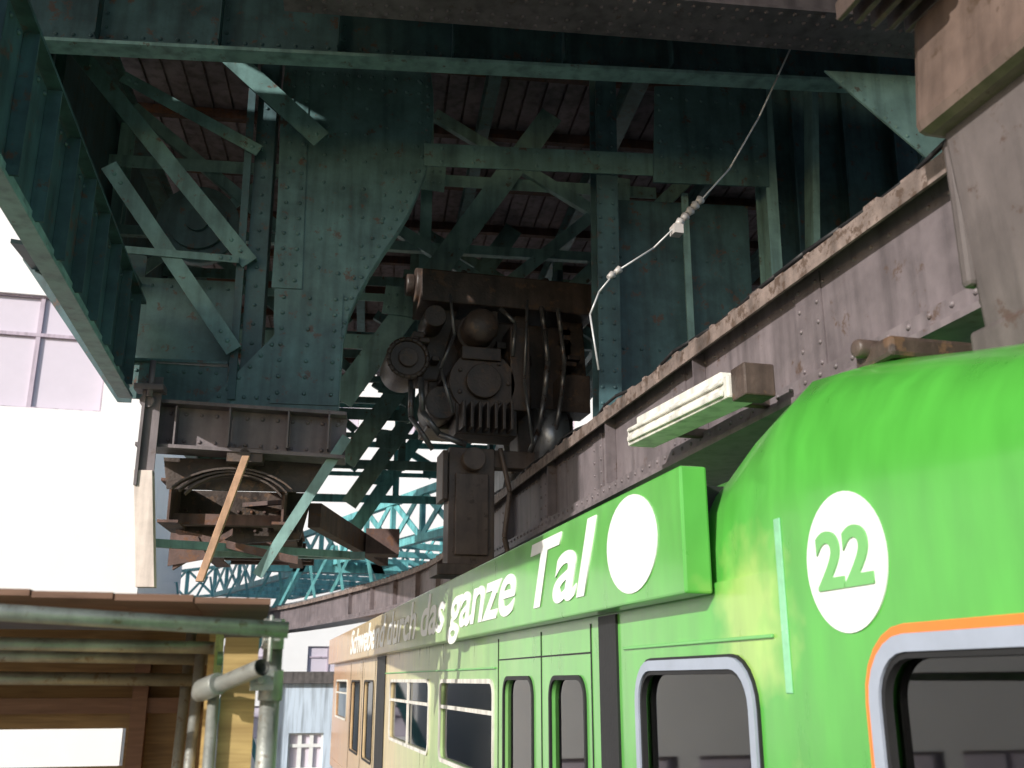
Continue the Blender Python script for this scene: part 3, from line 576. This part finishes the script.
b=B(); b.box(1.98,2.5,10.75,11.05,1.12,2.5); b.box(2.5,3.0,10.8,11.0,2.3,2.5); b.prism((1.93,10.9,1.9),(1.93,10.9,2.45),(0.03,0,0),(0,0.2,0)); b.box(1.85,2.65,10.65,11.15,1.08,1.2); b.box(2.05,2.42,10.70,10.75,1.3,2.2); b.cyl((2.24,10.6,2.35),(2.24,11.2,2.35),0.13,18)
b.tube([(2.55,10.7,2.5),(2.65,10.65,2.0),(2.6,10.7,1.5),(2.72,10.8,1.15)],0.03,10)
b.obj('suspension_arm',M_bogie2,BG,0.02)
BN=empty('drive_bogie',(0,0,0))
b=B(); b.prism((2.72,1.5,2.22),(2.72,2.88,2.22),(0.42,0,0.0),(0.03,0,0.27)); b.prism((3.2,1.5,2.75),(3.2,2.8,2.75),(0.5,0,0),(0,0,0.3)); b.obj('motor_housing',M_bogie2,BN,0.05)
b=B()
b.prism((2.62,2.5,1.15),(2.56,2.5,1.98),(0.19,0,0),(0,0.33,0)); b.box(2.42,2.9,2.15,2.9,1.06,1.2); b.prism((2.42,2.84,1.35),(2.42,2.84,1.95),(0.03,0,0),(0,0.03,0))
b.prism((2.5,2.86,1.25),(2.9,2.86,1.55),(0.05,0,-0.07),(0,0.02,0))
b.obj('suspension_arm',mat_paint('grey_brown_arm_paint',(0.12,0.10,0.097),0.5,spot=(0.08,0.05,0.04),spot_amt=0.3,var=0.25),BN,0.03)
b=B(); b.box(2.0,2.7,2.5,2.85,2.52,2.62)
for k in range(9): b.box(2.02+0.075*k,2.045+0.075*k,2.45,2.9,2.44,2.52)
b.obj('brake_resistor',M_bogie,BN,0.005)
b=B(); b.cyl((2.98,2.2,2.66),(3.32,2.2,2.66),0.38,28).cyl((2.98,0.6,2.66),(3.32,0.6,2.66),0.38,28); b.obj('rail_wheels',M_steel,BN)

LB=empty('cream_ballast_box')
b=B(); b.prism((2.5,4.76,1.53),(2.5,6.3,1.60),(0.10,0,0),(0,0,0.065)); b.prism((2.5,4.9,1.625),(2.5,6.2,1.69),(0.07,0,0),(0,0,0.03)); b.prism((2.39,4.8,1.50),(2.39,6.26,1.575),(0.012,0,0),(0,0,0.02)); b.prism((2.39,4.8,1.56),(2.39,6.26,1.635),(0.012,0,0),(0,0,0.012)); b.obj('housing',mat_paint('white_enamel',(0.8,0.78,0.72),0.4,var=0.1),LB,0.012)
b=B(); b.box(2.42,2.6,4.60,4.76,1.44,1.62); b.box(2.55,2.9,5.0,5.06,1.50,1.56).box(2.55,2.9,5.9,5.96,1.53,1.59); b.obj('end_cap_and_brackets',M_bogie,LB,0.01)

WR=empty('overhead_wire')
K=[(5.25,7,6.9),(4.83,7,6.11),(4.42,7,5.61),(4.22,7,5.2),(4.0,7,4.75),(3.68,7,4.2),(3.29,7,3.74),(2.95,7,3.38),(2.61,7,3.13),(2.47,7,2.95),(2.39,7,2.75),(2.45,7,2.3)]
b=B(); b.tube(K,0.008,6); b.obj('wire',mat_paint('galvanised_wire',(0.5,0.5,0.5),0.4,metal=0.2,streak=False),WR)
b=B()
def ins(p,q,r,n=3):
    p,q=V(p),V(q)
    for i in range(n):
        a=p.lerp(q,(i+.15)/n); c=p.lerp(q,(i+.85)/n); b.cyl(a,c,r,12,r*0.6)
ins((4.46,7,5.66),(4.38,7,5.55),0.035,2); ins((3.40,7,3.88),(3.16,7,3.60),0.04,5); ins((2.66,7,3.17),(2.54,7,3.07),0.032,2)
b.box(3.12,3.2,6.95,7.05,3.52,3.60)
b.obj('insulators',M_ceram,WR)

# ------------------------------------------------------------------ scaffolding at lower left
SC=empty('tube_scaffolding')
b=B()
r=0.024
b.cyl((-2.2,3.12,0.255),(0.10,3.12,0.142),r,20)
b.cyl((-2.2,3.5,0.13),(-0.12,3.5,0.10),0.02,16); b.cyl((-2.2,3.9,0.10),(-0.1,3.9,0.075),r,16); b.cyl((-2.2,4.2,0.02),(-0.2,4.2,0.0),r,16)
b.cyl((0.062,3.27,-1.65),(0.062,3.27,0.17),0.03,20); b.cyl((-0.105,3.36,-1.65),(-0.105,3.36,0.0),0.018,16); b.cyl((-0.2,3.7,-1.65),(-0.17,3.7,0.1),0.018,16)
b.cyl((-1.7,3.27,-1.65),(-1.7,3.27,0.22),r,18)
b.cyl((0.06,3.33,0.02),(0.06,5.9,0.02),r,16)
b.cyl((-0.28,4.3,-1.65),(-0.24,4.3,0.18),0.02,14)
b.obj('tubes',M_galv,SC)
b=B(); b.cyl((-0.15,3.35,-0.04),(0.03,3.02,0.035),r,20,cap=False); b.cyl((-0.15,3.35,-0.04),(0.0295,3.021,0.0347),0.019,20,cap=False); b.obj('open_tube',M_galv,SC,normals=False)
b=B(); b.cyl((0.03,3.16,0.145),(0.08,3.16,0.143),0.032,14); b.cyl((0.06,3.24,0.09),(0.06,3.24,0.18),0.033,14); b.box(0.03,0.08,3.12,3.16,0.11,0.17); b.cyl((0.062,3.26,-0.06),(0.062,3.26,0.03),0.036,14); b.box(0.0,0.07,3.14,3.22,-0.03,0.03); b.cyl((-0.14,3.3,-0.03),(-0.09,3.22,-0.01),0.033,14); b.cyl((0.03,3.15,0.0),(0.03,3.10,0.0),0.012,8); b.cyl((0.05,3.13,0.185),(0.05,3.11,0.05),0.007,8); b.obj('couplers',M_galv,SC,0.003)
HD=empty('plywood_hoarding')
b=B()
x=-2.2
while x<0.02:
    w=0.225; zo=0.242-0.045*((x+2.2)/2.2); b.box(x,min(x+w-0.006,0.05),3.17,5.8,zo+0.018,zo+0.036+0.003*random.random()); x+=w
b.obj('roof_boards',M_board,HD)
FM=Matrix(((1,0,0,0),(0,0,-1,4.6),(0,1,0,0),(0,0,0,1)))
curve_mesh('back_wall',[(-2.4,-1.65),(-0.14,-1.65),(-0.14,0.2),(-2.4,0.2)],[[(-1.9,-0.335),(-0.48,-0.335),(-0.48,-0.19),(-1.9,-0.19)]],0.02,FM,M_ply,HD)
b=B(); b.box(-0.085,0.02,3.38,3.56,-1.65,0.13); b.box(-0.14,-0.12,3.56,4.59,-1.65,0.18); b.obj('side_panel',mat_ply('yellow_plywood',(0.58,0.42,0.17)),HD)
b=B(); b.box(-2.3,-0.2,4.52,4.585,-0.13,-0.07); b.box(-0.46,-0.4,4.5,4.585,-1.6,0.15); b.obj('battens',M_board,HD)

# ------------------------------------------------------------------ light, sky, camera
w=bpy.data.worlds.new('World'); S.world=w; w.use_nodes=True; nt=w.node_tree
EL,AZ=21.5,235
sky=nt.nodes.new('ShaderNodeTexSky'); sky.sky_type='NISHITA'; sky.sun_disc=False; sky.sun_elevation=math.radians(EL); sky.sun_rotation=math.radians(AZ)
nt.links.new(sky.outputs[0],nt.nodes['Background'].inputs[0]); nt.nodes['Background'].inputs[1].default_value=0.15
sl=bpy.data.lights.new('sun','SUN'); sl.energy=5.0; sl.angle=math.radians(0.5); sl.color=(1,0.96,0.90); so=bpy.data.objects.new('sun',sl); COL.objects.link(so)
el=math.radians(EL); az=math.radians(AZ); D=V((math.sin(az)*math.cos(el),math.cos(az)*math.cos(el),math.sin(el)))
so.rotation_euler=(-D).to_track_quat('-Z','Y').to_euler()
cam=bpy.data.cameras.new('camera'); co=bpy.data.objects.new('camera',cam); COL.objects.link(co); S.camera=co
cam.sensor_width=36; cam.lens=36*1000/1024; cam.clip_end=2000; cam.clip_start=0.05
cam.dof.use_dof=True; cam.dof.focus_distance=8.0; cam.dof.aperture_fstop=3.2
th=math.radians(16.49); ps=math.radians(14.1)
co.location=(0,0,0); co.rotation_euler=(math.radians(90)+th,0,-ps)
S.view_settings.view_transform='Standard'; S.view_settings.look='None'; S.view_settings.exposure=0
